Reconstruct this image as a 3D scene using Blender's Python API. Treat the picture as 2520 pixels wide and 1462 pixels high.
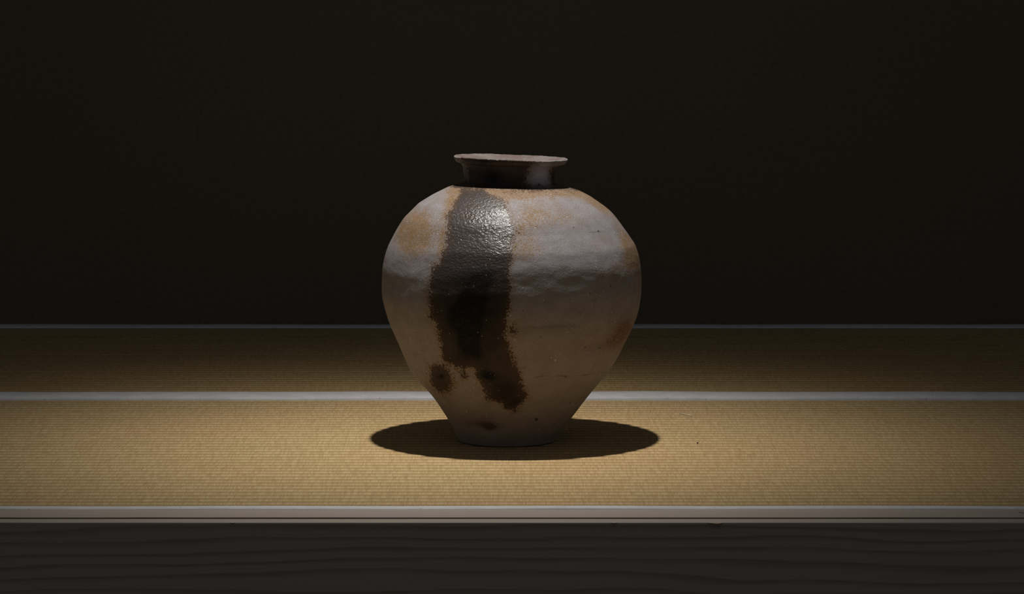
import bpy, math, random
import numpy as np
from mathutils import Vector

for o in list(bpy.data.objects):
    bpy.data.objects.remove(o, do_unlink=True)
SC = bpy.context.scene
COL = SC.collection
rng = np.random.default_rng(7)
random.seed(7)

# ------------------------------------------------------------------ camera
W, H = 2520.0, 1462.0
F = 6860.0                      # focal length in pixels
CAM_H = 0.42                    # camera height above the mats
ZT = 0.14                       # top of the raised platform above the room floor
PITCH = math.atan(701.0 / F)
JAR_Y_PX = 1083.0
DIST = CAM_H / math.tan(PITCH + math.atan((JAR_Y_PX - H / 2) / F))
CAM = np.array([0.0, -DIST, ZT + CAM_H])
FWD = np.array([0.0, math.cos(PITCH), -math.sin(PITCH)])
UPV = np.array([0.0, math.sin(PITCH), math.cos(PITCH)])

cd = bpy.data.cameras.new('camera')
cd.sensor_width = 36.0
cd.lens = 36.0 * F / W
cd.clip_start = 0.05
cam = bpy.data.objects.new('camera', cd)
cam.location = CAM
cam.rotation_euler = (math.pi / 2 - PITCH, 0, 0)
COL.objects.link(cam)
SC.camera = cam

# ------------------------------------------------------------------ world, light, exposure
SC.view_settings.view_transform = 'Standard'
SC.view_settings.look = 'None'
SC.view_settings.exposure = 0.0
SC.view_settings.gamma = 1.0
SC.view_settings.use_curve_mapping = False

world = bpy.data.worlds.new('dim_room')
SC.world = world
world.use_nodes = True
bg = world.node_tree.nodes['Background']
bg.inputs[0].default_value = (0.90, 0.96, 1.05, 1)
bg.inputs[1].default_value = 0.052

# narrow museum spotlight in the alcove ceiling, bell-shaped beam straight down
LAMP_H = 1.40
ld = bpy.data.lights.new('alcove_spotlight', 'SPOT')
ld.energy = 73.0
ld.color = (1.0, 0.965, 0.925)
ld.spot_size = math.radians(120)
ld.spot_blend = 0.3
ld.shadow_soft_size = 0.020
ld.use_nodes = True
lt = ld.node_tree
em = lt.nodes['Emission']
geo = lt.nodes.new('ShaderNodeNewGeometry')
sep = lt.nodes.new('ShaderNodeSeparateXYZ')
lt.links.new(geo.outputs['Incoming'], sep.inputs[0])
def lmath(op, a, b=None):
    n = lt.nodes.new('ShaderNodeMath'); n.operation = op
    for i, v in enumerate((a, b)):
        if v is None: continue
        if isinstance(v, (int, float)): n.inputs[i].default_value = v
        else: lt.links.new(v, n.inputs[i])
    return n.outputs[0]
TILT = math.atan(0.085 / LAMP_H)            # aimed a little in front of the jar's middle
axis = lmath('ADD', lmath('MULTIPLY', sep.outputs[2], math.cos(TILT)), lmath('MULTIPLY', sep.outputs[1], -math.sin(TILT)))
axis = lmath('ADD', axis, lmath('MULTIPLY', sep.outputs[0], 0.022))        # and a touch to the left
ang = lmath('ARCCOSINE', lmath('MINIMUM', lmath('ABSOLUTE', axis), 1.0))
SPREAD = math.radians(16.4)
beam = lmath('POWER', math.e, lmath('MULTIPLY', lmath('POWER', lmath('DIVIDE', ang, SPREAD), 2.2), -1.0))
lt.links.new(beam, em.inputs['Strength'])
lamp = bpy.data.objects.new('alcove_spotlight', ld)
lamp.location = (-0.022, -0.130, ZT + LAMP_H)
lamp.rotation_euler = (TILT, 0, 0)
COL.objects.link(lamp)

# ------------------------------------------------------------------ helpers
def ray(x, y):
    return FWD + np.array([1.0, 0, 0]) * ((x - W / 2) / F) - UPV * ((y - H / 2) / F)
def on_plane_y(x, y, Y=0.0):
    d = ray(x, y); t = (Y - CAM[1]) / d[1]
    return CAM + t * d
def on_plane_z(x, y, Z=ZT):
    d = ray(x, y); t = (Z - CAM[2]) / d[2]
    return CAM + t * d
def depth(y):                   # world Y of a line lying on the mats
    return float(on_plane_z(W / 2, y)[1])
def proj(P):                    # points -> front-view elevation coordinates
    R = P - CAM
    zc = R @ FWD
    return W / 2 + F * R[:, 0] / zc, H / 2 - F * (R @ UPV) / zc

def mesh_obj(name, verts, faces, mat, parent=None, smooth=True):
    me = bpy.data.meshes.new(name)
    me.from_pydata([tuple(map(float, v)) for v in verts], [], [tuple(map(int, f)) for f in faces])
    me.update()
    if smooth: me.polygons.foreach_set('use_smooth', [True] * len(me.polygons))
    if mat: me.materials.append(mat)
    o = bpy.data.objects.new(name, me)
    COL.objects.link(o)
    if parent: o.parent = parent
    return o
def empty(name, loc):
    o = bpy.data.objects.new(name, None); COL.objects.link(o)
    o.location = loc; o.empty_display_size = 0.05
    return o
def keep(o, parent):            # parent without moving
    o.parent = parent
    o.matrix_parent_inverse = parent.matrix_world.inverted() if parent.matrix_world else o.matrix_parent_inverse
def tag(o, label, cat, group=None):
    o['label'] = label; o['category'] = cat
    if group: o['group'] = group
def structure(o): o['kind'] = 'structure'; return o
def box(x0, x1, y0, y1, z0, z1):
    v = [(x0,y0,z0),(x1,y0,z0),(x1,y1,z0),(x0,y1,z0),(x0,y0,z1),(x1,y0,z1),(x1,y1,z1),(x0,y1,z1)]
    f = [(0,3,2,1),(4,5,6,7),(0,1,5,4),(1,2,6,5),(2,3,7,6),(3,0,4,7)]
    return v, f

class NT:
    def __init__(s, name):
        s.m = bpy.data.materials.new(name); s.m.use_nodes = True
        s.t = s.m.node_tree; s.n = s.t.nodes; s.l = s.t.links
        s.b = s.n['Principled BSDF']
    def put(s, sock, v):
        if isinstance(v, bpy.types.NodeSocket): s.l.new(v, sock)
        elif isinstance(v, (tuple, list)):
            sock.default_value = tuple(v) + (1,) if len(v) == 3 and sock.type == 'RGBA' else tuple(v)
        else: sock.default_value = v
    def math(s, op, a, b=None, c=None, clamp=False):
        n = s.n.new('ShaderNodeMath'); n.operation = op; n.use_clamp = clamp
        for i, v in enumerate((a, b, c)):
            if v is not None: s.put(n.inputs[i], v)
        return n.outputs[0]
    def ramp(s, v, a, b, c=0.0, d=1.0):       # smooth map range
        n = s.n.new('ShaderNodeMapRange'); n.interpolation_type = 'SMOOTHSTEP'
        for i, q in enumerate((v, a, b, c, d)): s.put(n.inputs[i], q)
        return n.outputs[0]
    def mix(s, f, a, b, mode='MIX'):
        n = s.n.new('ShaderNodeMix'); n.data_type = 'RGBA'; n.blend_type = mode
        s.put(n.inputs[0], f); s.put(n.inputs[6], a); s.put(n.inputs[7], b)
        return n.outputs[2]
    def mixf(s, f, a, b):
        n = s.n.new('ShaderNodeMix'); n.data_type = 'FLOAT'
        s.put(n.inputs[0], f); s.put(n.inputs[2], a); s.put(n.inputs[3], b)
        return n.outputs[0]
    def obj(s):
        return s.n.new('ShaderNodeTexCoord').outputs['Object']
    def sep(s, v):
        n = s.n.new('ShaderNodeSeparateXYZ'); s.l.new(v, n.inputs[0]); return n.outputs
    def comb(s, x, y, z):
        n = s.n.new('ShaderNodeCombineXYZ')
        for i, v in enumerate((x, y, z)): s.put(n.inputs[i], v)
        return n.outputs[0]
    def scale(s, v, sc):
        n = s.n.new('ShaderNodeVectorMath'); n.operation = 'MULTIPLY'
        s.l.new(v, n.inputs[0]); n.inputs[1].default_value = sc; return n.outputs[0]
    def noise(s, v, sc, det=2.0, rough=0.5, dist=0.0):
        n = s.n.new('ShaderNodeTexNoise'); s.l.new(v, n.inputs['Vector'])
        n.inputs['Scale'].default_value = sc; n.inputs['Detail'].default_value = det
        n.inputs['Roughness'].default_value = rough; n.inputs['Distortion'].default_value = dist
        return n.outputs['Fac']
    def white(s, v):
        n = s.n.new('ShaderNodeTexWhiteNoise'); n.noise_dimensions = '3D'
        s.l.new(v, n.inputs['Vector']); return n.outputs['Value']
    def voro(s, v, sc):
        n = s.n.new('ShaderNodeTexVoronoi'); s.l.new(v, n.inputs['Vector'])
        n.inputs['Scale'].default_value = sc
        return n.outputs['Distance'], n.outputs['Color']
    def attr(s, name):
        n = s.n.new('ShaderNodeAttribute'); n.attribute_name = name; return n.outputs['Fac']
    def bump(s, h, dist, strength=1.0, normal=None):
        n = s.n.new('ShaderNodeBump'); s.put(n.inputs['Height'], h)
        s.put(n.inputs['Distance'], dist); s.put(n.inputs['Strength'], strength)
        if normal is not None: s.l.new(normal, n.inputs['Normal'])
        return n.outputs[0]

# ------------------------------------------------------------------ materials: setting
PITCH_ROW = 0.0163              # tatami row spacing

def mat_tatami(name, tone):
    t = NT(name); P = t.obj(); x, y, z = t.sep(P)
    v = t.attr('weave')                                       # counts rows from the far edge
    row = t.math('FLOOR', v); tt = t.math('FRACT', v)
    wob = t.math('MULTIPLY', t.math('SUBTRACT', t.noise(t.comb(t.math('MULTIPLY', x, 14.0), t.math('MULTIPLY', row, 7.3), 0.0), 1.0, 2), 0.5), 0.0050)
    u = t.math('ADD', t.math('DIVIDE', t.math('ADD', x, wob), 0.00150), t.math('MULTIPLY', row, 0.5))
    sid = t.math('FLOOR', u); fr = t.math('FRACT', u)
    hump = t.math('SINE', t.math('MULTIPLY', fr, math.pi))
    r1 = t.white(t.comb(sid, row, 0.0))                       # one stitch
    r3 = t.white(t.comb(sid, row, 9.0))
    big = t.noise(t.scale(P, (3.0, 5.0, 1)), 1.0, 2)
    mid = t.noise(t.scale(P, (90, 40, 1)), 1.0, 2)
    c = t.mix(t.ramp(big, 0.35, 0.65), (0.500, 0.340, 0.150), (0.550, 0.341, 0.154))
    c = t.mix(t.math('ADD', 0.12, t.math('MULTIPLY', r1, 0.46)), t.mix(0.30, c, (0.34, 0.22, 0.085)), t.mix(0.35, c, (0.84, 0.66, 0.37)))
    c = t.mix(t.math('MULTIPLY', t.ramp(r3, 0.93, 1.0), 0.30), c, (0.33, 0.17, 0.06))
    c = t.mix(t.math('MULTIPLY', t.ramp(mid, 0.56, 0.75), 0.35), c, (0.42, 0.33, 0.14))
    crest_glint = t.math('MULTIPLY', t.ramp(tt, 0.58, 0.84), t.ramp(tt, 1.0, 0.95))     # bright highlight on the crests, painted into the rush colour
    c = t.mix(t.math('MULTIPLY', crest_glint, t.math('ADD', 0.22, t.math('MULTIPLY', r1, 0.30))), c, (0.88, 0.68, 0.37))
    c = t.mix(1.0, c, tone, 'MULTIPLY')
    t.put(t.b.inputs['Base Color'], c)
    t.put(t.b.inputs['Roughness'], 0.42)
    t.put(t.b.inputs['Specular IOR Level'], 0.28)
    h = t.math('ADD', hump, t.math('MULTIPLY', r1, 0.5))
    t.put(t.b.inputs['Normal'], t.bump(h, 0.0005, 0.65))
    return t.m

def mat_cloth():
    t = NT('white_hemp_cloth'); P = t.obj(); x, y, z = t.sep(P)
    wv = t.math('MULTIPLY', t.math('SINE', t.math('MULTIPLY', x, 2 * math.pi / 0.0016)),
                t.math('SINE', t.math('MULTIPLY', y, 2 * math.pi / 0.0016)))
    n = t.noise(t.scale(P, (60, 60, 60)), 1.0, 3); n2 = t.noise(t.scale(P, (420, 120, 200)), 1.0, 2)
    c = t.mix(t.ramp(n, 0.3, 0.7), (0.64, 0.63, 0.635), (0.72, 0.71, 0.71))
    c = t.mix(t.math('MULTIPLY', t.ramp(n2, 0.66, 0.74), 0.5), c, (0.34, 0.32, 0.30))
    t.put(t.b.inputs['Base Color'], c); t.put(t.b.inputs['Roughness'], 0.85)
    t.put(t.b.inputs['Specular IOR Level'], 0.15)
    t.put(t.b.inputs['Normal'], t.bump(t.math('ADD', t.math('MULTIPLY', wv, 0.25), t.math('MULTIPLY', n2, 1.2)), 0.00012, 0.8))
    return t.m

def mat_wood():
    t = NT('pale_planed_wood'); P = t.obj(); x, y, z = t.sep(P)
    warp = t.noise(t.scale(P, (1.7, 14, 14)), 1.0, 3)
    warp2 = t.noise(t.scale(P, (7, 40, 40)), 1.0, 2)
    ph = t.math('ADD', t.math('MULTIPLY', t.math('ADD', z, t.math('MULTIPLY', y, 1.7)), 92.0),
                t.math('ADD', t.math('MULTIPLY', warp, 4.2), t.math('MULTIPLY', warp2, 0.5)))
    fr = t.math('FRACT', ph)
    late = t.math('MULTIPLY', t.ramp(fr, 0.45, 0.86), t.ramp(fr, 1.0, 0.90))
    fib = t.noise(t.scale(P, (9, 700, 700)), 1.0, 2)
    c = t.mix(t.math('MULTIPLY', late, t.ramp(warp2, 0.25, 0.6, 0.45, 0.85)), (0.525, 0.442, 0.366), (0.33, 0.26, 0.20))
    c = t.mix(t.ramp(fib, 0.3, 0.7, 0.0, 0.35), c, (0.44, 0.38, 0.33))
    t.put(t.b.inputs['Base Color'], c); t.put(t.b.inputs['Roughness'], 0.6)
    t.put(t.b.inputs['Specular IOR Level'], 0.3)
    t.put(t.b.inputs['Normal'], t.bump(t.math('ADD', fib, t.math('MULTIPLY', late, -0.6)), 0.0002, 0.7))
    return t.m

def mat_wall():
    t = NT('dark_earth_plaster'); P = t.obj()
    n = t.noise(P, 2.2, 3); n2 = t.noise(P, 160.0, 3)
    c = t.mix(t.ramp(n, 0.3, 0.7), (0.172, 0.146, 0.108), (0.188, 0.157, 0.115))
    c = t.mix(t.ramp(n2, 0.4, 0.8, 0, 0.4), c, (0.11, 0.09, 0.07))
    t.put(t.b.inputs['Base Color'], c); t.put(t.b.inputs['Roughness'], 0.95)
    t.put(t.b.inputs['Specular IOR Level'], 0.05)
    t.put(t.b.inputs['Normal'], t.bump(n2, 0.0006, 0.6))
    return t.m

def mat_plain(name, c, r=0.8, noise_scale=60):
    t = NT(name); n = t.noise(t.obj(), noise_scale, 3)
    t.put(t.b.inputs['Base Color'], t.mix(t.ramp(n, 0.3, 0.7), tuple(0.8 * v for v in c), c))
    t.put(t.b.inputs['Roughness'], r)
    return t.m

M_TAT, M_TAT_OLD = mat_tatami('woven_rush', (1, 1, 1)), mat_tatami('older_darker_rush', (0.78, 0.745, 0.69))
M_CLOTH, M_WOOD, M_WALL = mat_cloth(), mat_wood(), mat_wall()
M_CORE = mat_plain('pressed_straw', (0.45, 0.33, 0.17))
M_FLOOR = mat_plain('dark_floor_boards', (0.16, 0.12, 0.085), 0.5)
M_GROOVE = mat_plain('brown_track_lining', (0.15, 0.095, 0.06), 0.7, 200)
M_STRAW = mat_plain('pale_straw', (0.80, 0.72, 0.55), 0.5, 300)
M_SPECK = mat_plain('black_crumb', (0.03, 0.025, 0.02), 0.8, 500)

# ------------------------------------------------------------------ structure
XH = 2.1                                           # half width of the alcove
Y_WALL = depth(799.5)
Y_SEAM = depth(984.5)
Y_MATF = depth(1254.0)                             # front edge of the front mat
Y_G0, Y_G1, Y_FRONT = depth(1273.0), depth(1277.3), depth(1285.6)

wall = structure(mesh_obj('wall_back', *box(-XH, XH, Y_WALL, Y_WALL + 0.08, 0.0, 2.6), M_WALL, smooth=False))
wall['label'] = 'plain dark brown plaster wall behind the mats'
floor = structure(mesh_obj('floor', *box(-XH, XH, Y_FRONT - 3.2, Y_WALL + 0.08, -0.05, 0.0), M_FLOOR, smooth=False))
floor['label'] = 'dark wooden floor below the raised alcove'
base = structure(mesh_obj('platform_base', *box(-XH, XH, Y_MATF, Y_WALL, 0.0, ZT - 0.034), M_CORE, smooth=False))
base['label'] = 'hidden base carrying the mats of the raised alcove'

# front beam: long profile with a sliding track groove cut along its top
trim = structure(empty('trim_1', (0, Y_FRONT, 0.0)))
trim['label'] = 'pale wooden front beam of the alcove with a grooved top'
bv = 0.0006
prof = [(Y_MATF, 0.0), (Y_MATF, ZT), (Y_G0 + bv * .5, ZT), (Y_G0, ZT - bv * .5), (Y_G0, ZT - 0.009), (Y_G1, ZT - 0.009),
        (Y_G1, ZT - bv * .5), (Y_G1 - bv * .5, ZT), (Y_FRONT + bv, ZT), (Y_FRONT, ZT - bv), (Y_FRONT, 0.0)]
xs = np.linspace(-XH, XH, 60)
V, Fc = [], []
for x in xs:
    for (yy, zz) in prof: V.append((x, yy - Y_FRONT, zz))
n = len(prof)
for i in range(len(xs) - 1):
    for j in range(n):
        a, b = i * n + j, i * n + (j + 1) % n
        Fc.append((a, b, b + n, a + n))
Fc.append(tuple(range(n))[::-1]); Fc.append(tuple((len(xs) - 1) * n + k for k in range(n)))
mesh_obj('beam', V, Fc, M_WOOD, trim, smooth=False)
lin = mesh_obj('groove_lining', *box(-XH, XH, Y_G1 - Y_FRONT + 0.0002, Y_G0 - Y_FRONT - 0.0002, ZT - 0.0085, ZT - 0.0065), M_GROOVE, trim, smooth=False)
lin['label'] = 'dark brown lining of the track groove'
# small slivers of wood lifted along the front edge
def sliver(px0, px1, drop, pk):
    a = on_plane_z(px0, 1285.6); b = on_plane_z(px1, 1285.6)
    N = 14; V, Fc = [], []
    for k in range(N + 1):
        s = k / N; x = a[0] + (b[0] - a[0]) * s
        e = (s / pk) ** 0.7 if s < pk else max(0.0, (1 - s) / (1 - pk)) ** 0.45
        V += [(x, 0.0012, ZT + 0.0001), (x, -drop * e - 0.0001, ZT - 0.0002), (x, -drop * e * 0.8, ZT - 0.0012), (x, 0.0012, ZT - 0.0014)]
    for k in range(N):
        for j in range(4):
            p, q = k * 4 + j, k * 4 + (j + 1) % 4
            Fc.append((p, q, q + 4, p + 4))
    Fc += [(3, 2, 1, 0), tuple(N * 4 + q for q in range(4))]
    o = mesh_obj('splinter', V, Fc, M_WOOD, trim, smooth=False)
    return o
sliver(1741, 1779, 0.0042, 0.62)
sliver(1503, 1519, 0.0016, 0.5)
sliver(566, 577, 0.0014, 0.5)
# short dark scratch in the beam top near its right end
s0, s1 = on_plane_z(2507, 1261.5), on_plane_z(2536, 1265.0)
V, Fc = [], []
N = 10
for k in range(N + 1):
    q = s0 + (s1 - s0) * k / N
    w = 0.0010 * (0.7 + 0.5 * math.sin(k * 1.7)) * (0.3 if k in (0, N) else 1)
    yy = q[1] - Y_FRONT + 0.0008 * math.sin(k * 2.1)
    V += [(q[0], yy - w, ZT + 0.0001), (q[0], yy, ZT + 0.0003), (q[0], yy + w, ZT + 0.0001)]
for k in range(N):
    for j in range(2): Fc.append((k * 3 + j, k * 3 + 3 + j, k * 3 + 4 + j, k * 3 + 1 + j))
sc_ = mesh_obj('scratch', V, Fc, M_SPECK, trim)
sc_['label'] = 'short dark scratch near the right end'

# ------------------------------------------------------------------ tatami mats
def woven(name, y0, y1, parent, org, seed, mat):
    """rows of rush running left to right; each row swells towards the viewer and tucks under the next"""
    r = np.random.default_rng(seed)
    xs = np.linspace(-XH, XH, 140)
    prof = [(0.0, 0.0), (0.10, 0.25), (0.30, 0.52), (0.55, 0.80), (0.74, 0.97), (0.83, 1.0), (0.89, 0.92), (0.935, 0.74), (0.965, 0.48), (0.985, 0.15)]
    A = 0.00080
    lev, hgt, jit, wv = [], [], [], []
    k0 = math.floor((y0 - org) / PITCH_ROW); k1 = math.ceil((y1 - org) / PITCH_ROW)
    for k in range(k1, k0 - 1, -1):
        a = A * r.uniform(0.85, 1.1)
        ph = r.uniform(0, 6.28, 3)
        for (t, h) in prof:
            yy = org + k * PITCH_ROW - t * PITCH_ROW
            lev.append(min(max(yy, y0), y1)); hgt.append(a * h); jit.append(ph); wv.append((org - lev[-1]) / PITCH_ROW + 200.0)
    lev, hgt, jit = np.array(lev), np.array(hgt), np.array(jit)
    X, Yg = np.meshgrid(xs, lev)
    wob = 0.0006 * np.sin(X * 5.1 + 0.7) + 0.0005 * np.sin(X * 13.0 + Yg * 9) + 0.00012 * np.sin(X * 31 + Yg * 4)
    edge = np.minimum(Yg - y0, y1 - Yg)
    Yg = Yg + wob * np.clip(edge / 0.01, 0, 1)
    Z = hgt[:, None] * (0.85 + 0.25 * np.sin(X * 17 + jit[:, 0:1]) * 0.5) - 0.0006
    V = np.stack([X, Yg, ZT + Z], -1).reshape(-1, 3)
    nx = len(xs); ny = len(lev)
    i, j = np.meshgrid(np.arange(ny - 1), np.arange(nx - 1), indexing='ij')
    a = (i * nx + j).ravel()
    Fc = np.stack([a + nx, a + nx + 1, a + 1, a], -1)
    # drop rows clamped to nothing
    ok = np.abs(V[Fc[:, 0], 1] - V[Fc[:, 2], 1]) > 1e-7
    o = mesh_obj(name, V, Fc[ok], mat, None)
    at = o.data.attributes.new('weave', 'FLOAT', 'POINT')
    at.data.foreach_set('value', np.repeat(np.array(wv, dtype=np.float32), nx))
    keep(o, parent)
    return o

def hem(name, yb, yf, parent, seed, amp, thick=0.0016):
    """a folded cloth band running left to right, edges slightly uneven"""
    r = np.random.default_rng(seed)
    xs = np.linspace(-XH, XH, 420)
    p = r.uniform(0, 6.28, 8)
    wb = amp * (0.6 * np.sin(xs * 6.1 + p[0]) + 0.35 * np.sin(xs * 17 + p[1]) + 0.2 * np.sin(xs * 41 + p[2]))
    wf = amp * (0.5 * np.sin(xs * 4.3 + p[3]) + 0.35 * np.sin(xs * 13 + p[4]) + 0.2 * np.sin(xs * 37 + p[5]))
    V, Fc = [], []
    for x, b, f in zip(xs, wb, wf):
        B, Fr = yb + b, yf + f
        zz = ZT + thick + 0.0002 * math.sin(x * 23 + p[6])
        pts = [(B, ZT - 0.0012), (B - 0.0002, zz - 0.0006), (B - 0.0010, zz), ((B + Fr) / 2, zz + 0.0002), (Fr + 0.0012, zz), (Fr, zz - 0.0007), (Fr, ZT - 0.006)]
        V += [(x, q[0], q[1]) for q in pts]
    n = 7
    for i in range(len(xs) - 1):
        for j in range(n - 1):
            a = i * n + j
            Fc.append((a + 1, a, a + n, a + n + 1))
    o = mesh_obj(name, V, Fc, M_CLOTH, None)
    keep(o, parent)
    return o

def core(y0, y1, parent):
    o = mesh_obj('straw_core', *box(-XH, XH, y0, y1, ZT - 0.034, ZT - 0.0016), M_CORE, None, smooth=False)
    keep(o, parent); return o

fm = empty('tatami_mat', (0, (Y_MATF + Y_SEAM) / 2, ZT - 0.034))
tag(fm, 'straw tatami mat in front, lit by the spotlight, with the jar standing on it', 'tatami mat')
bm_ = empty('tatami_mat', (0, (Y_WALL + Y_SEAM) / 2, ZT - 0.034))
tag(bm_, 'straw tatami mat at the back, between white band and dark wall', 'tatami mat')
bpy.context.view_layer.update()
core(Y_MATF + 0.001, Y_SEAM - 0.001, fm); core(Y_SEAM, Y_WALL - 0.001, bm_)
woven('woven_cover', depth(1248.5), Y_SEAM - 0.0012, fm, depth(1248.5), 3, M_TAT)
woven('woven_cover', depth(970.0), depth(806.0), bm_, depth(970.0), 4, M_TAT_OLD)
h1 = hem('cloth_hem', depth(1247.0), Y_MATF + 0.0003, fm, 11, 0.0012, 0.0008); h1['label'] = 'thin white cloth edging along the wooden beam'
h2 = hem('cloth_hem', depth(968.2), Y_SEAM + 0.0008, bm_, 12, 0.0022, 0.0022); h2['label'] = 'wide white cloth band between the two mats'
h3 = hem('cloth_hem', Y_WALL - 0.0015, depth(807.0), bm_, 13, 0.0014, 0.0012); h3['label'] = 'dim white cloth edging at the foot of the wall'

# loose bits on the front mat
def bit(name, pts, rad, mat, label, cat):
    V, Fc = [], []
    S = 6
    pts = [np.array(p) for p in pts]
    for k, p in enumerate(pts):
        d = pts[min(k + 1, len(pts) - 1)] - pts[max(k - 1, 0)]; d = d / np.linalg.norm(d)
        u = np.cross(d, [0, 0, 1.0]); u /= np.linalg.norm(u); w = np.cross(u, d)
        r = rad * (0.35 if k in (0, len(pts) - 1) else 1.0)
        for s in range(S):
            a = 2 * math.pi * s / S
            V.append(p + r * (math.cos(a) * u + math.sin(a) * w))
    for k in range(len(pts) - 1):
        for s in range(S):
            Fc.append((k * S + s, k * S + (s + 1) % S, k * S + S + (s + 1) % S, k * S + S + s))
    Fc += [tuple(range(S))[::-1], tuple((len(pts) - 1) * S + s for s in range(S))]
    o = mesh_obj(name, V, Fc, mat); tag(o, label, cat); return o
def gp(x, y, dz=0.0008):
    p = on_plane_z(x, y); p[2] = ZT + dz; return p
bit('loose_straw', [gp(1672, 1018.5), gp(1680, 1021), gp(1692, 1023), gp(1706, 1025)], 0.00055, M_STRAW,
    'pale broken bit of straw lying on the mat to the right of the jar', 'straw')
bit('crumb', [gp(1715, 1092.3), gp(1716, 1092.0), gp(1717.5, 1092.3), gp(1718.3, 1092.2)], 0.0008, M_SPECK,
    'tiny dark crumb on the mat right of the jar and its shadow', 'crumb')

# ------------------------------------------------------------------ the jar
OUT = [  # front elevation: height line, left edge, right edge
 (388.3,1116.5,1397.0),(391.5,1116.8,1396.3),(396,1118.8,1393.5),(400,1121.5,1389.5),(402.3,1125.5,1384.5),(404,1132.0,1376.5),
 (411,1137.0,1371.5),(420,1139.2,1368.0),(430,1140.5,1365.0),(438,1141.0,1363.5),(445,1139.5,1364.5),(450,1134.0,1368.5),(454,1125.0,1377.5),(457.5,1114.0,1390.0),
 (462,1101.0,1405.0),(467,1090.5,1422.0),(474,1076.0,1437.0),(482,1060.5,1451.5),(491,1045.0,1464.5),(500,1030.5,1477.0),(509,1021.0,1489.5),(518,1012.0,1500.5),(527,1003.0,1509.5),(536,994.5,1517.0),
 (548,986.5,1526.0),(560,979.0,1534.5),(573,971.5,1544.0),(587,964.0,1553.5),(600,957.5,1562.0),(614,952.0,1567.5),(632,946.6,1572.7),(646,943.6,1575.3),(660,941.6,1577.2),
 (675,940.6,1578.2),(690,940.0,1578.5),(705,939.8,1578.3),(717,940.0,1577.8),(732,941.5,1576.2),(747,944.6,1574.0),(763,949.0,1570.5),(780,954.0,1565.5),
 (797,960.0,1559.0),(821,970.5,1548.0),(838,978.0,1539.5),(855,985.6,1531.0),(873,993.2,1522.0),(891,1001.2,1511.5),(903,1006.5,1504.5),(915,1013.5,1496.0),(930,1025.5,1483.0),
 (948,1042.5,1467.5),(968,1060.5,1451.0),(993,1079.0,1432.0),(1010,1090.0,1419.5),(1025,1099.5,1408.0),(1040,1108.0,1396.0),(1051,1113.5,1387.5),(1060,1117.8,1380.0),
 (1069,1121.5,1373.5),(1076,1124.2,1370.0),(1081,1126.8,1368.3),(1084.0,1128.8,1366.8)]
OUT = np.array(OUT)
zs, cx, rr = [], [], []
for (yy, l, r) in OUT:
    L, R = on_plane_y(l, yy), on_plane_y(r, yy)
    zs.append(L[2]); cx.append((L[0] + R[0]) / 2); rr.append((R[0] - L[0]) / 2)
zs, cx, rr = map(np.array, (zs, cx, rr))
zs[-1] = ZT + 0.0012
JX = float(cx[-1])
# rebuild as (radius, z, cx) profile from rim tip downwards, with a rolled tip, an inner mouth and a flat foot
def catmull(P, step):
    P = np.array(P); out = []
    Q = np.vstack([2 * P[0] - P[1], P, 2 * P[-1] - P[-2]])
    for i in range(1, len(Q) - 2):
        p0, p1, p2, p3 = Q[i - 1], Q[i], Q[i + 1], Q[i + 2]
        t0 = 0; d = lambda a, b: max(np.linalg.norm((a - b)[:2]), 1e-6) ** 0.5
        t1 = t0 + d(p0, p1); t2 = t1 + d(p1, p2); t3 = t2 + d(p2, p3)
        m = max(2, int(np.linalg.norm((p2 - p1)[:2]) / step))
        for k in range(m):
            t = t1 + (t2 - t1) * k / m
            A1 = (t1 - t) / (t1 - t0) * p0 + (t - t0) / (t1 - t0) * p1
            A2 = (t2 - t) / (t2 - t1) * p1 + (t - t1) / (t2 - t1) * p2
            A3 = (t3 - t) / (t3 - t2) * p2 + (t - t2) / (t3 - t2) * p3
            B1 = (t2 - t) / (t2 - t0) * A1 + (t - t0) / (t2 - t0) * A2
            B2 = (t3 - t) / (t3 - t1) * A2 + (t - t1) / (t3 - t1) * A3
            out.append((t2 - t) / (t2 - t1) * B1 + (t - t1) / (t2 - t1) * B2)
    out.append(P[-1])
    return np.array(out)
pxm = float(np.linalg.norm(on_plane_y(1361, 700) - on_plane_y(1260, 700)) / 101)   # metres per pixel at the jar
tipz, tipr, tipc = zs[0], rr[0], cx[0]
outer = [(rr[i], zs[i], cx[i]) for i in range(len(zs))]
# inner mouth: from deep inside, up the neck, over the sloping lip to the tip
ri = lambda k: rr[k] - 0.0068
inner = [(0.0, ZT + 0.016, JX), (0.030, ZT + 0.016, JX), (0.046, ZT + 0.021, JX)]
for i in range(len(zs) - 4, 13, -2):
    inner.append((rr[i] - 0.0075, min(zs[i] - 0.002, zs[14] - 0.0065), cx[i]))
inner += [(rr[11] - 0.0062, zs[11], cx[11]), (rr[9] - 0.0055, zs[9], cx[9]), (rr[7] - 0.0058, zs[7], cx[7]), (rr[6] - 0.0062, zs[6], cx[6]),
          (rr[5] - 0.0060, zs[4] + 0.0004, cx[4]), (tipr - 0.0078, tipz - 0.0016, tipc), (tipr - 0.0036, tipz - 0.0001, tipc), (tipr - 0.0015, tipz + 0.0006, tipc), (tipr - 0.0004, tipz + 0.0004, tipc)]
foot = [(rr[-1] - 0.0012, ZT + 0.0003, cx[-1]), (rr[-1] - 0.004, ZT + 0.0002, cx[-1]), (0.0, ZT + 0.0006, cx[-1])]
sec_in = catmull(inner, 0.0016)
P_out = catmull(outer + foot[:2], 0.00062)
sec = np.vstack([sec_in[:-1], [sec_in[-1]], P_out, [foot[2]]])
NIN = len(sec_in)
NC = 900
phi = np.linspace(0, 2 * math.pi, NC, endpoint=False) - math.pi / 2     # column 0 faces the viewer
R_, PH = np.meshgrid(sec[:, 0], phi, indexing='ij')
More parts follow.
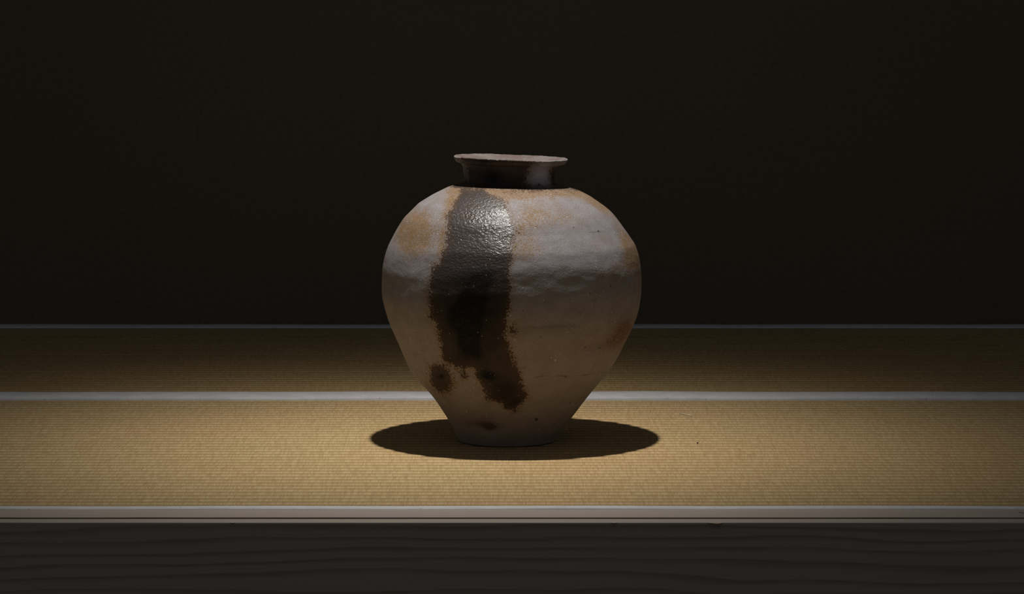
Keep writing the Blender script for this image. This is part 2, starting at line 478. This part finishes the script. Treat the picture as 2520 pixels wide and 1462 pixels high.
Zg = np.repeat(sec[:, 1:2], NC, 1); Cg = np.repeat(sec[:, 2:3], NC, 1)
# hand-built unevenness: gentle swellings, coil bands, a ledge where the shoulder turns
CP, SP = np.cos(PH), np.sin(PH)
def sines(fr, n, seed, amp):
    r = np.random.default_rng(seed); s = 0
    for _ in range(n):
        k = r.normal(size=3); k = k / np.linalg.norm(k) * fr * r.uniform(0.6, 1.5)
        s = s + np.sin(k[0] * R_ * CP + k[1] * R_ * SP + k[2] * 1.8 * Zg + r.uniform(0, 6.28))
    return amp * s / math.sqrt(n)
rel = Zg - ZT
body_w = np.clip((zs[15] - Zg) / 0.02, 0, 1) * np.clip(rel / 0.02, 0, 1)
front = np.clip(-SP, 0, 1)
disp = sines(38, 8, 21, 0.00040) + sines(95, 12, 22, 0.00020) + sines(210, 16, 23, 0.00010) + sines(420, 20, 24, 0.00005)
disp += 0.00012 * np.sin(rel * 2 * math.pi / 0.021 + 1.5 * np.sin(2 * PH + 1)) * np.clip((rel - 0.03) / 0.05, 0, 1)
zl = on_plane_y(1260, 648)[2]; zl2 = on_plane_y(1260, 690)[2]
ledge = np.exp(-((Zg - zl - 0.004 * np.sin(3 * PH + 1.0)) / 0.006) ** 2) * 0.0
ledge -= np.exp(-((Zg - zl2 - 0.006 * np.sin(2 * PH + 2.6)) / 0.010) ** 2) * 0.0
disp += ledge * (0.4 + 0.6 * np.sin(PH * 2.0 + 0.6) ** 2) * (0.3 + 0.7 * front)
side = np.clip(1.15 - np.abs(CP) ** 6, 0.15, 1)                          # outline stays as measured
disp = disp * body_w * side
neck_w = 1 - np.clip((zs[15] - Zg) / 0.01, 0, 1)
disp = disp + neck_w * (sines(60, 6, 31, 0.00025) + sines(240, 12, 32, 0.00012)) * np.clip(R_ / 0.03, 0, 1)
RR = R_ + disp * np.clip(R_ / 0.02, 0, 1)
X = Cg + RR * CP; Y = RR * SP
# mouth leans: lower on the right
tilt = np.clip((Zg - zs[19]) / (zs[1] - zs[19]), 0, 1) ** 1.3
k_tilt = (on_plane_y(1116, 384.0)[2] - on_plane_y(1397, 393.0)[2]) / (2 * tipr)
Z = Zg - tilt * k_tilt * (X - Cg)
lip_w = np.clip((Zg - zs[4]) / (zs[0] - zs[4]), 0, 1)
Z = Z + lip_w * (0.0003 * np.sin(3 * PH + 0.5) + 0.00013 * np.sin(7 * PH) + 0.00010 * np.sin(19 * PH + 2) + 0.00006 * np.sin(53 * PH))
P = np.stack([X, Y, Z], -1)
NR = len(sec)
# normals of the whole pot, so that the parts join without a seam
dU = np.roll(P, -1, 1) - np.roll(P, 1, 1)
dV = np.gradient(P, axis=0)
Nn = np.cross(dV, dU); Nn /= np.maximum(np.linalg.norm(Nn, axis=-1, keepdims=True), 1e-12)
io = NIN + 60
if Nn[io, 0] @ np.array([0, -1, 0]) < 0: Nn = -Nn

# ---- markings: where ash glaze, scorching and ochre lie on the clay (front elevation of the pot)
flat = P.reshape(-1, 3)
U, Vv = proj(flat)
isfront = (flat[:, 1] < 0.012)
def sdist(poly):
    poly = np.array(poly, float); d = np.full(len(U), 1e9); ins = np.zeros(len(U), bool)
    for i in range(len(poly)):
        a, b = poly[i], poly[(i + 1) % len(poly)]
        ab = b - a; t = np.clip(((U - a[0]) * ab[0] + (Vv - a[1]) * ab[1]) / (ab @ ab), 0, 1)
        d = np.minimum(d, np.hypot(U - a[0] - t * ab[0], Vv - a[1] - t * ab[1]))
        cr = ((a[1] > Vv) != (b[1] > Vv))
        xi = a[0] + (Vv - a[1]) * ab[0] / (ab[1] if abs(ab[1]) > 1e-9 else 1e-9)
        ins ^= cr & (U < xi)
    return np.where(ins, d, -d)
def ell(cx_, cy_, rx, ry, rot=0.0):
    c, s = math.cos(rot), math.sin(rot)
    a = ((U - cx_) * c + (Vv - cy_) * s) / rx; b = (-(U - cx_) * s + (Vv - cy_) * c) / ry
    return (1 - np.hypot(a, b)) * min(rx, ry)
def blob(cx_, cy_, rx, ry, rot=0.0):
    c, s = math.cos(rot), math.sin(rot)
    a = ((U - cx_) * c + (Vv - cy_) * s) / rx; b = (-(U - cx_) * s + (Vv - cy_) * c) / ry
    return np.exp(-(a * a + b * b))
STAIN = [(1128,452),(1118,478),(1109,498),(1103,520),(1099,550),(1097,580),(1096,600),(1092,624),(1080,644),(1063,658),(1057,690),(1055,720),(1056,750),(1060,780),(1072,800),
 (1081,820),(1083,850),(1086,870),(1093,886),(1115,900),(1131,906),(1136,908),(1137,930),(1146,934),(1149,928),(1149,909),(1156,904),(1170,911),(1173,932),(1186,955),(1198,980),
 (1215,989),(1234,992),(1246,1004),(1264,1012),(1282,1000),(1296,981),(1297,966),(1286,944),(1283,920),(1270,900),(1260,880),(1252,858),(1247,840),(1243,818),(1244,790),(1252,760),
 (1256,730),(1254,700),(1256,670),(1259,640),(1260,610),(1267,590),(1274,562),(1263,542),(1256,520),(1242,500),(1224,484),(1205,470),(1200,452)]
NECKST = [(1152,396),(1146,404),(1150,420),(1152,440),(1140,447),(1110,452),(1118,470),(1250,472),(1420,468),(1395,458),(1330,459),(1305,456),(1290,447),(1292,436),(1301,425),(1303,410),(1316,404),(1312,398),(1290,396)]
LIPST = [(1134,384),(1138,399),(1150,406),(1300,407),(1306,398),(1290,394),(1250,391),(1190,388),(1150,385)]
CORE_ = [(1160,664),(1138,690),(1120,730),(1100,756),(1093,786),(1100,804),(1116,824),(1119,850),(1128,872),(1150,884),(1178,890),(1192,876),(1190,840),(1196,800),(1206,760),(1210,720),(1220,690),(1222,664),(1196,655)]
glaze = np.maximum.reduce([sdist(STAIN), ell(1085, 930, 29, 38, -0.35), sdist(NECKST), sdist(LIPST)])
glaze = np.maximum(glaze, ell(1263, 808, 4, 8))
glaze = np.maximum(glaze, np.where(Vv > 400, ell(1370, 432, 15, 30, 0.2), -90))
glaze = glaze - np.where(Vv > 462, 11 * blob(1118, 488, 24, 36, 0.2) + 11 * blob(1190, 468, 80, 8) + 7 * blob(1264, 560, 14, 45), 0)
glaze = np.where(isfront, glaze, -60)
on_inner = np.repeat(np.arange(NR) < NIN - 1, NC)
black = np.clip(sdist(CORE_) / 26 + 0.45, 0, 1)
black = np.maximum(black, 1.2 * blob(1203, 925, 22, 14, 0.2)); black = np.maximum(black, 0.9 * blob(1086, 927, 9, 6))
black = np.maximum(black, 1.2 * blob(1213, 436, 24, 16)); black = np.maximum(black, 1.0 * blob(1190, 397, 36, 8))
black = np.maximum(black, 0.55 * blob(1245, 960, 34, 40, -0.6)); black = np.maximum(black, 0.5 * blob(1268, 985, 18, 18))
black = np.maximum(black, 0.8 * blob(1168, 762, 80, 125)); black = np.maximum(black, 0.8 * blob(1160, 690, 60, 40)) 
black = np.where(isfront, np.clip(black, 0, 1), 0)
soot = 0.75 * blob(1202, 1046, 26, 9, 0.15) + 0.4 * blob(1175, 1044, 34, 8) + 0.9 * blob(1206, 1052, 14, 8)
soot = np.where(isfront, np.clip(soot, 0, 1), 0)
ochre = 0.85 * blob(1015, 600, 42, 42, 0.3) + 0.75 * blob(1010, 548, 26, 44, 0.5) + 0.45 * blob(1045, 565, 22, 40) + 0.35 * blob(1070, 560, 40, 70)
ochre += 0.85 * blob(1330, 472, 130, 15) + 0.5 * blob(1420, 478, 60, 16, 0.5) + 0.75 * blob(1250, 480, 60, 14) + 0.8 * blob(1470, 500, 70, 12, 0.65)
ochre += 0.62 * blob(1300, 560, 34, 60) + 0.55 * blob(1300, 620, 50, 26) + 0.42 * blob(1330, 520, 70, 30) + 0.35 * blob(1400, 540, 80, 30)
ochre += 0.5 * blob(1560, 620, 22, 50) + 0.3 * blob(1000, 570, 40, 60)
ochre += 0.95 * blob(1546, 605, 18, 60, -0.45) + 0.6 * blob(1535, 655, 34, 26) + 0.45 * blob(1480, 600, 30, 24) + 0.4 * blob(1480, 672, 40, 16) + 0.35 * blob(955, 650, 14, 20)
ochre += 0.75 * blob(1116, 490, 26, 46, 0.25) + 0.8 * blob(1180, 470, 70, 10) + 0.4 * blob(1085, 600, 16, 50)
ochre += 0.30 * np.exp(-((glaze + 6) / 9.0) ** 2) * (Vv > 470)
back_o = 0.5 * np.clip(np.sin(flat[:, 0] * 31 + 1) * np.sin(flat[:, 2] * 40), 0, 1) * (Vv < 680)
ochre = np.where(isfront, ochre, np.maximum(back_o, ochre * np.clip(1 - (flat[:, 1] - 0.012) / 0.05, 0, 1)))
ochre = np.clip(ochre + 0.05 * np.clip((690 - Vv) / 60, 0, 1), 0, 1)
brown = np.clip((Vv - 690) / 170, 0, 1); brown = brown * brown * (3 - 2 * brown)
brown += 0.22 * blob(1010, 850, 60, 90) - 0.18 * blob(1420, 770, 120, 40) + 0.18 * blob(1470, 860, 90, 50)
brown += 0.5 * blob(945, 720, 12, 60) + 0.5 * blob(1574, 720, 10, 70)
brown = np.clip(brown - 0.55 * np.clip((Vv - 1010) / 60, 0, 1), 0, 1)
rust = 1.1 * blob(1535, 812, 24, 34, 0.55) + 0.7 * blob(1512, 838, 20, 14, -0.3) + 0.35 * blob(1480, 850, 50, 18)
rust += np.where(Vv < 462, 1.3 * blob(1366, 436, 9, 22), 0) + 0.35 * blob(1180, 1030, 60, 14) + 0.3 * blob(1110, 1000, 16, 30)
rust = np.clip(rust, 0, 1)
# fine joint lines where coils meet, and a few pits
line = np.exp(-((Vv - (928 - 0.055 * (U - 1330) + 3 * np.sin(U * 0.05))) / 1.1) ** 2) * ((U > 1300) & (U < 1495)) * (0.36 + 0.30 * np.sin(U * 0.11))
line2 = 0.25 * np.exp(-((Vv - (804 + 2 * np.sin(U * 0.03))) / 4.0) ** 2) * np.clip((U - 1270) / 40, 0, 1) * np.clip((1450 - U) / 40, 0, 1)
line3 = 0.3 * np.exp(-((Vv - (572 - 0.05 * (U - 1475))) / 1.3) ** 2) * ((U > 1450) & (U < 1482))
pits = np.zeros(len(U))
for (px, py, pr) in [(1321,1032,3.2),(1318,1033,2.2),(1392,927,1.8),(1277,575,2.0),(1440,855,1.6),(1476,856,1.8),(1452,722,1.4),(1503,704,1.5),(1287,766,1.3),(1291,779,1.3),(1331,829,1.3),(1402,992,1.4),(1412,561,1.5),(1473,570,2.0)]:
    pits = np.maximum(pits, np.clip(1.6 - np.hypot(U - px, Vv - py) / pr, 0, 1))
pale = np.where(isfront & (Vv < 462), np.clip(1.2 * blob(1335, 438, 34, 24) + 0.5 * blob(1262, 450, 40, 5), 0, 1), 0)  # grey neck ash brightened: cool fill light and a reflected strip painted in
gloss = np.clip((735 - Vv) / 70, 0, 1) * np.where(Vv < 452, 0.5, 1.0)
marks = np.where(isfront, np.clip(np.maximum.reduce([line, line2, line3, pits]), 0, 1), 0)

def mat_jar():
    t = NT('wood_fired_stoneware'); Pq = t.obj()
    g, bk, oc, br, ru, so, mk, ins = (t.attr(a) for a in ('glaze', 'black', 'ochre', 'brown', 'rust', 'soot', 'marks', 'inside')); gs = t.attr('gloss')
    big = t.noise(Pq, 18.0, 3); med = t.noise(Pq, 70.0, 3); fine = t.noise(Pq, 430.0, 2, 0.6); grain = t.noise(Pq, 900.0, 2, 0.6)
    spk = t.noise(t.scale(Pq, (1, 1, 1.1)), 780.0, 1.5, 0.55)
    # clay
    brn = t.math('ADD', br, t.math('MULTIPLY', t.math('SUBTRACT', big, 0.5), 0.45), clamp=True)
    c = t.mix(brn, (0.312, 0.295, 0.303), (0.325, 0.275, 0.252))
    c = t.mix(t.ramp(med, 0.35, 0.70, 0.0, 0.34), c, (0.205, 0.165, 0.140))
    c = t.mix(t.ramp(grain, 0.40, 0.66, 0.0, 0.42), c, (0.175, 0.145, 0.12))
    c = t.mix(t.math('MULTIPLY', t.attr('pale'), t.ramp(fine, 0.25, 0.55, 0.7, 1.0)), c, (0.70, 0.71, 0.77))  # neck lightened, cool fill light put into the clay colour
    c = t.mix(t.math('MULTIPLY', ru, t.ramp(fine, 0.25, 0.6, 0.45, 0.95)), c, (0.145, 0.068, 0.036))
    # ochre freckles of ash
    th = t.math('SUBTRACT', 0.750, t.math('MULTIPLY', oc, 0.30))
    ofm = t.ramp(t.math('SUBTRACT', t.math('ADD', spk, t.math('MULTIPLY', t.math('SUBTRACT', med, 0.5), 0.22)), th), -0.03, 0.045)
    ofm = t.math('MULTIPLY', ofm, t.ramp(oc, 0.0, 0.12))
    c = t.mix(t.math('MULTIPLY', t.math('MULTIPLY', oc, oc), 0.42), c, (0.26, 0.152, 0.072))
    c = t.mix(t.math('MULTIPLY', ofm, 0.8), c, (0.240, 0.128, 0.038))
    # ash glaze run: ragged, freckled border
    ed = t.math('ADD', t.math('DIVIDE', g, 20.0), t.math('ADD', t.math('MULTIPLY', t.math('SUBTRACT', t.mixf(0.5, fine, spk), 0.5), 3.0), t.math('MULTIPLY', t.math('SUBTRACT', med, 0.5), 1.2)))
    gm = t.ramp(ed, -0.06, 0.14)
    halo = t.math('MULTIPLY', t.ramp(ed, -0.75, -0.05), t.ramp(ed, 0.55, 0.10))
    c = t.mix(t.math('MULTIPLY', halo, 0.45), c, (0.20, 0.118, 0.052))
    gl = t.mix(t.ramp(med, 0.35, 0.7), (0.074, 0.056, 0.046), (0.052, 0.040, 0.036))
    gl = t.mix(t.ramp(t.math('DIVIDE', g, 20.0), 1.0, 0.0, 0.0, 0.45), gl, (0.11, 0.060, 0.024))
    bkm = t.math('MULTIPLY', bk, t.ramp(fine, 0.2, 0.5, 0.80, 1.0))
    gl = t.mix(bkm, gl, (0.010, 0.009, 0.008))
    c = t.mix(gm, c, gl)
    c = t.mix(t.math('MULTIPLY', so, 0.8), c, (0.05, 0.03, 0.022))
    # white feldspar grains and dark pits
    d1, k1 = t.voro(Pq, 260.0); kr = t.sep(k1)
    sel = t.math('MULTIPLY', t.ramp(d1, 0.20, 0.10), t.ramp(kr[0], 0.87, 0.89))
    d2, k2 = t.voro(Pq, 130.0); kq = t.sep(k2)
    sel2 = t.math('MULTIPLY', t.ramp(d2, 0.15, 0.09), t.ramp(kq[0], 0.945, 0.955))
    fe = t.math('MAXIMUM', sel, sel2)
    c = t.mix(t.math('MULTIPLY', fe, t.mixf(gm, 0.6, 0.32)), c, (0.80, 0.74, 0.68))
    c = t.mix(t.math('MULTIPLY', mk, 0.85), c, (0.03, 0.024, 0.02))
    # inside of the mouth
    ic = t.mix(t.ramp(med, 0.3, 0.7), (0.195, 0.160, 0.148), (0.140, 0.098, 0.082))
    c = t.mix(t.math('MULTIPLY', ins, 0.9), c, ic)
    t.put(t.b.inputs['Base Color'], c)
    ro = t.mixf(t.math('MULTIPLY', gm, gs), t.ramp(fine, 0.3, 0.7, 0.58, 0.80), t.ramp(med, 0.3, 0.7, 0.30, 0.44))
    ro = t.math('SUBTRACT', ro, t.math('MULTIPLY', fe, 0.2))
    t.put(t.b.inputs['Roughness'], ro)
    t.put(t.b.inputs['Specular IOR Level'], t.mixf(t.math('MULTIPLY', gm, gs), t.mixf(gm, 0.35, 0.12), 0.62))
    wr = t.noise(t.scale(Pq, (1.0, 1.0, 1.35)), 360.0, 2.5, 0.55, 0.4)
    hb = t.math('ADD', t.math('MULTIPLY', grain, 0.30), t.math('MULTIPLY', fine, 0.38))
    hh = t.mixf(gm, hb, t.math('MULTIPLY', wr, t.mixf(gs, 0.5, 1.75)))
    hh = t.math('ADD', hh, t.math('MULTIPLY', gm, 0.35))
    hh = t.math('ADD', hh, t.math('MULTIPLY', fe, 0.35))
    hh = t.math('SUBTRACT', hh, t.math('MULTIPLY', mk, 0.8))
    n1 = t.bump(t.math('MULTIPLY', t.noise(t.scale(Pq, (1, 1, 2.2)), 48.0, 3), 1.0), 0.0016, 0.28)
    t.put(t.b.inputs['Normal'], t.bump(hh, 0.00060, 0.75, n1))
    return t.m
M_JAR = mat_jar()

jar = empty('storage_jar', (JX, 0.0, ZT))
tag(jar, 'wood-fired stoneware jar with a dark glaze run down its grey and ochre front', 'jar')
bpy.context.view_layer.update()
ATT = {'glaze': glaze, 'black': black, 'ochre': ochre, 'brown': brown, 'rust': rust, 'soot': soot, 'marks': marks, 'inside': on_inner.astype(float), 'gloss': gloss, 'pale': pale}
def jar_part(name, r0, r1, label=None):
    idx = np.arange(r0, r1 + 1); nr = len(idx)
    V = P[idx].reshape(-1, 3) - np.array([JX, 0, ZT])
    i, j = np.meshgrid(np.arange(nr - 1), np.arange(NC), indexing='ij')
    a = (i * NC + j).ravel(); b = (i * NC + (j + 1) % NC).ravel()
    Fc = np.stack([a, a + NC, b + NC, b], -1)
    me = bpy.data.meshes.new(name)
    me.vertices.add(len(V)); me.vertices.foreach_set('co', V.astype(np.float32).ravel())
    nf = len(Fc)
    me.loops.add(nf * 4); me.loops.foreach_set('vertex_index', Fc.astype(np.int32).ravel())
    me.polygons.add(nf); me.polygons.foreach_set('loop_start', np.arange(0, nf * 4, 4, dtype=np.int32))
    me.update(calc_edges=True)
    # faces must look outwards
    fn = me.polygons[len(me.polygons) // 2].normal; vi = Fc[len(me.polygons) // 2][0]
    if np.dot(np.array(fn), Nn[idx].reshape(-1, 3)[vi]) < 0: me.flip_normals()
    me.polygons.foreach_set('use_smooth', np.ones(nf, dtype=bool))
    for k, arr in ATT.items():
        at = me.attributes.new(k, 'FLOAT', 'POINT')
        at.data.foreach_set('value', arr.reshape(NR, NC)[idx].astype(np.float32).ravel())
    me.normals_split_custom_set_from_vertices(Nn[idx].reshape(-1, 3).tolist())
    me.materials.append(M_JAR)
    o = bpy.data.objects.new(name, me); COL.objects.link(o); o.parent = jar
    if label: o['label'] = label
    return o
def row_at(zv):     # outer row nearest a height
    return NIN + int(np.argmin(np.abs(sec[NIN:-3, 1] - zv)))
i_neck = row_at(zs[5]); i_sh = row_at(zs[14])
i_lip = NIN - 1 - int(np.argmin(np.abs(sec_in[::-1][:40, 1] - (zs[5]))))
jar_part('interior', 0, i_lip - 8)
jar_part('rim', i_lip - 8, i_neck, 'flaring lip with a dark scorched front')
jar_part('neck', i_neck, i_sh, 'short waisted neck, blackened in front')
jar_part('body', i_sh, NR - 1, 'wide-shouldered grey body narrowing to a small foot, dark glaze run')
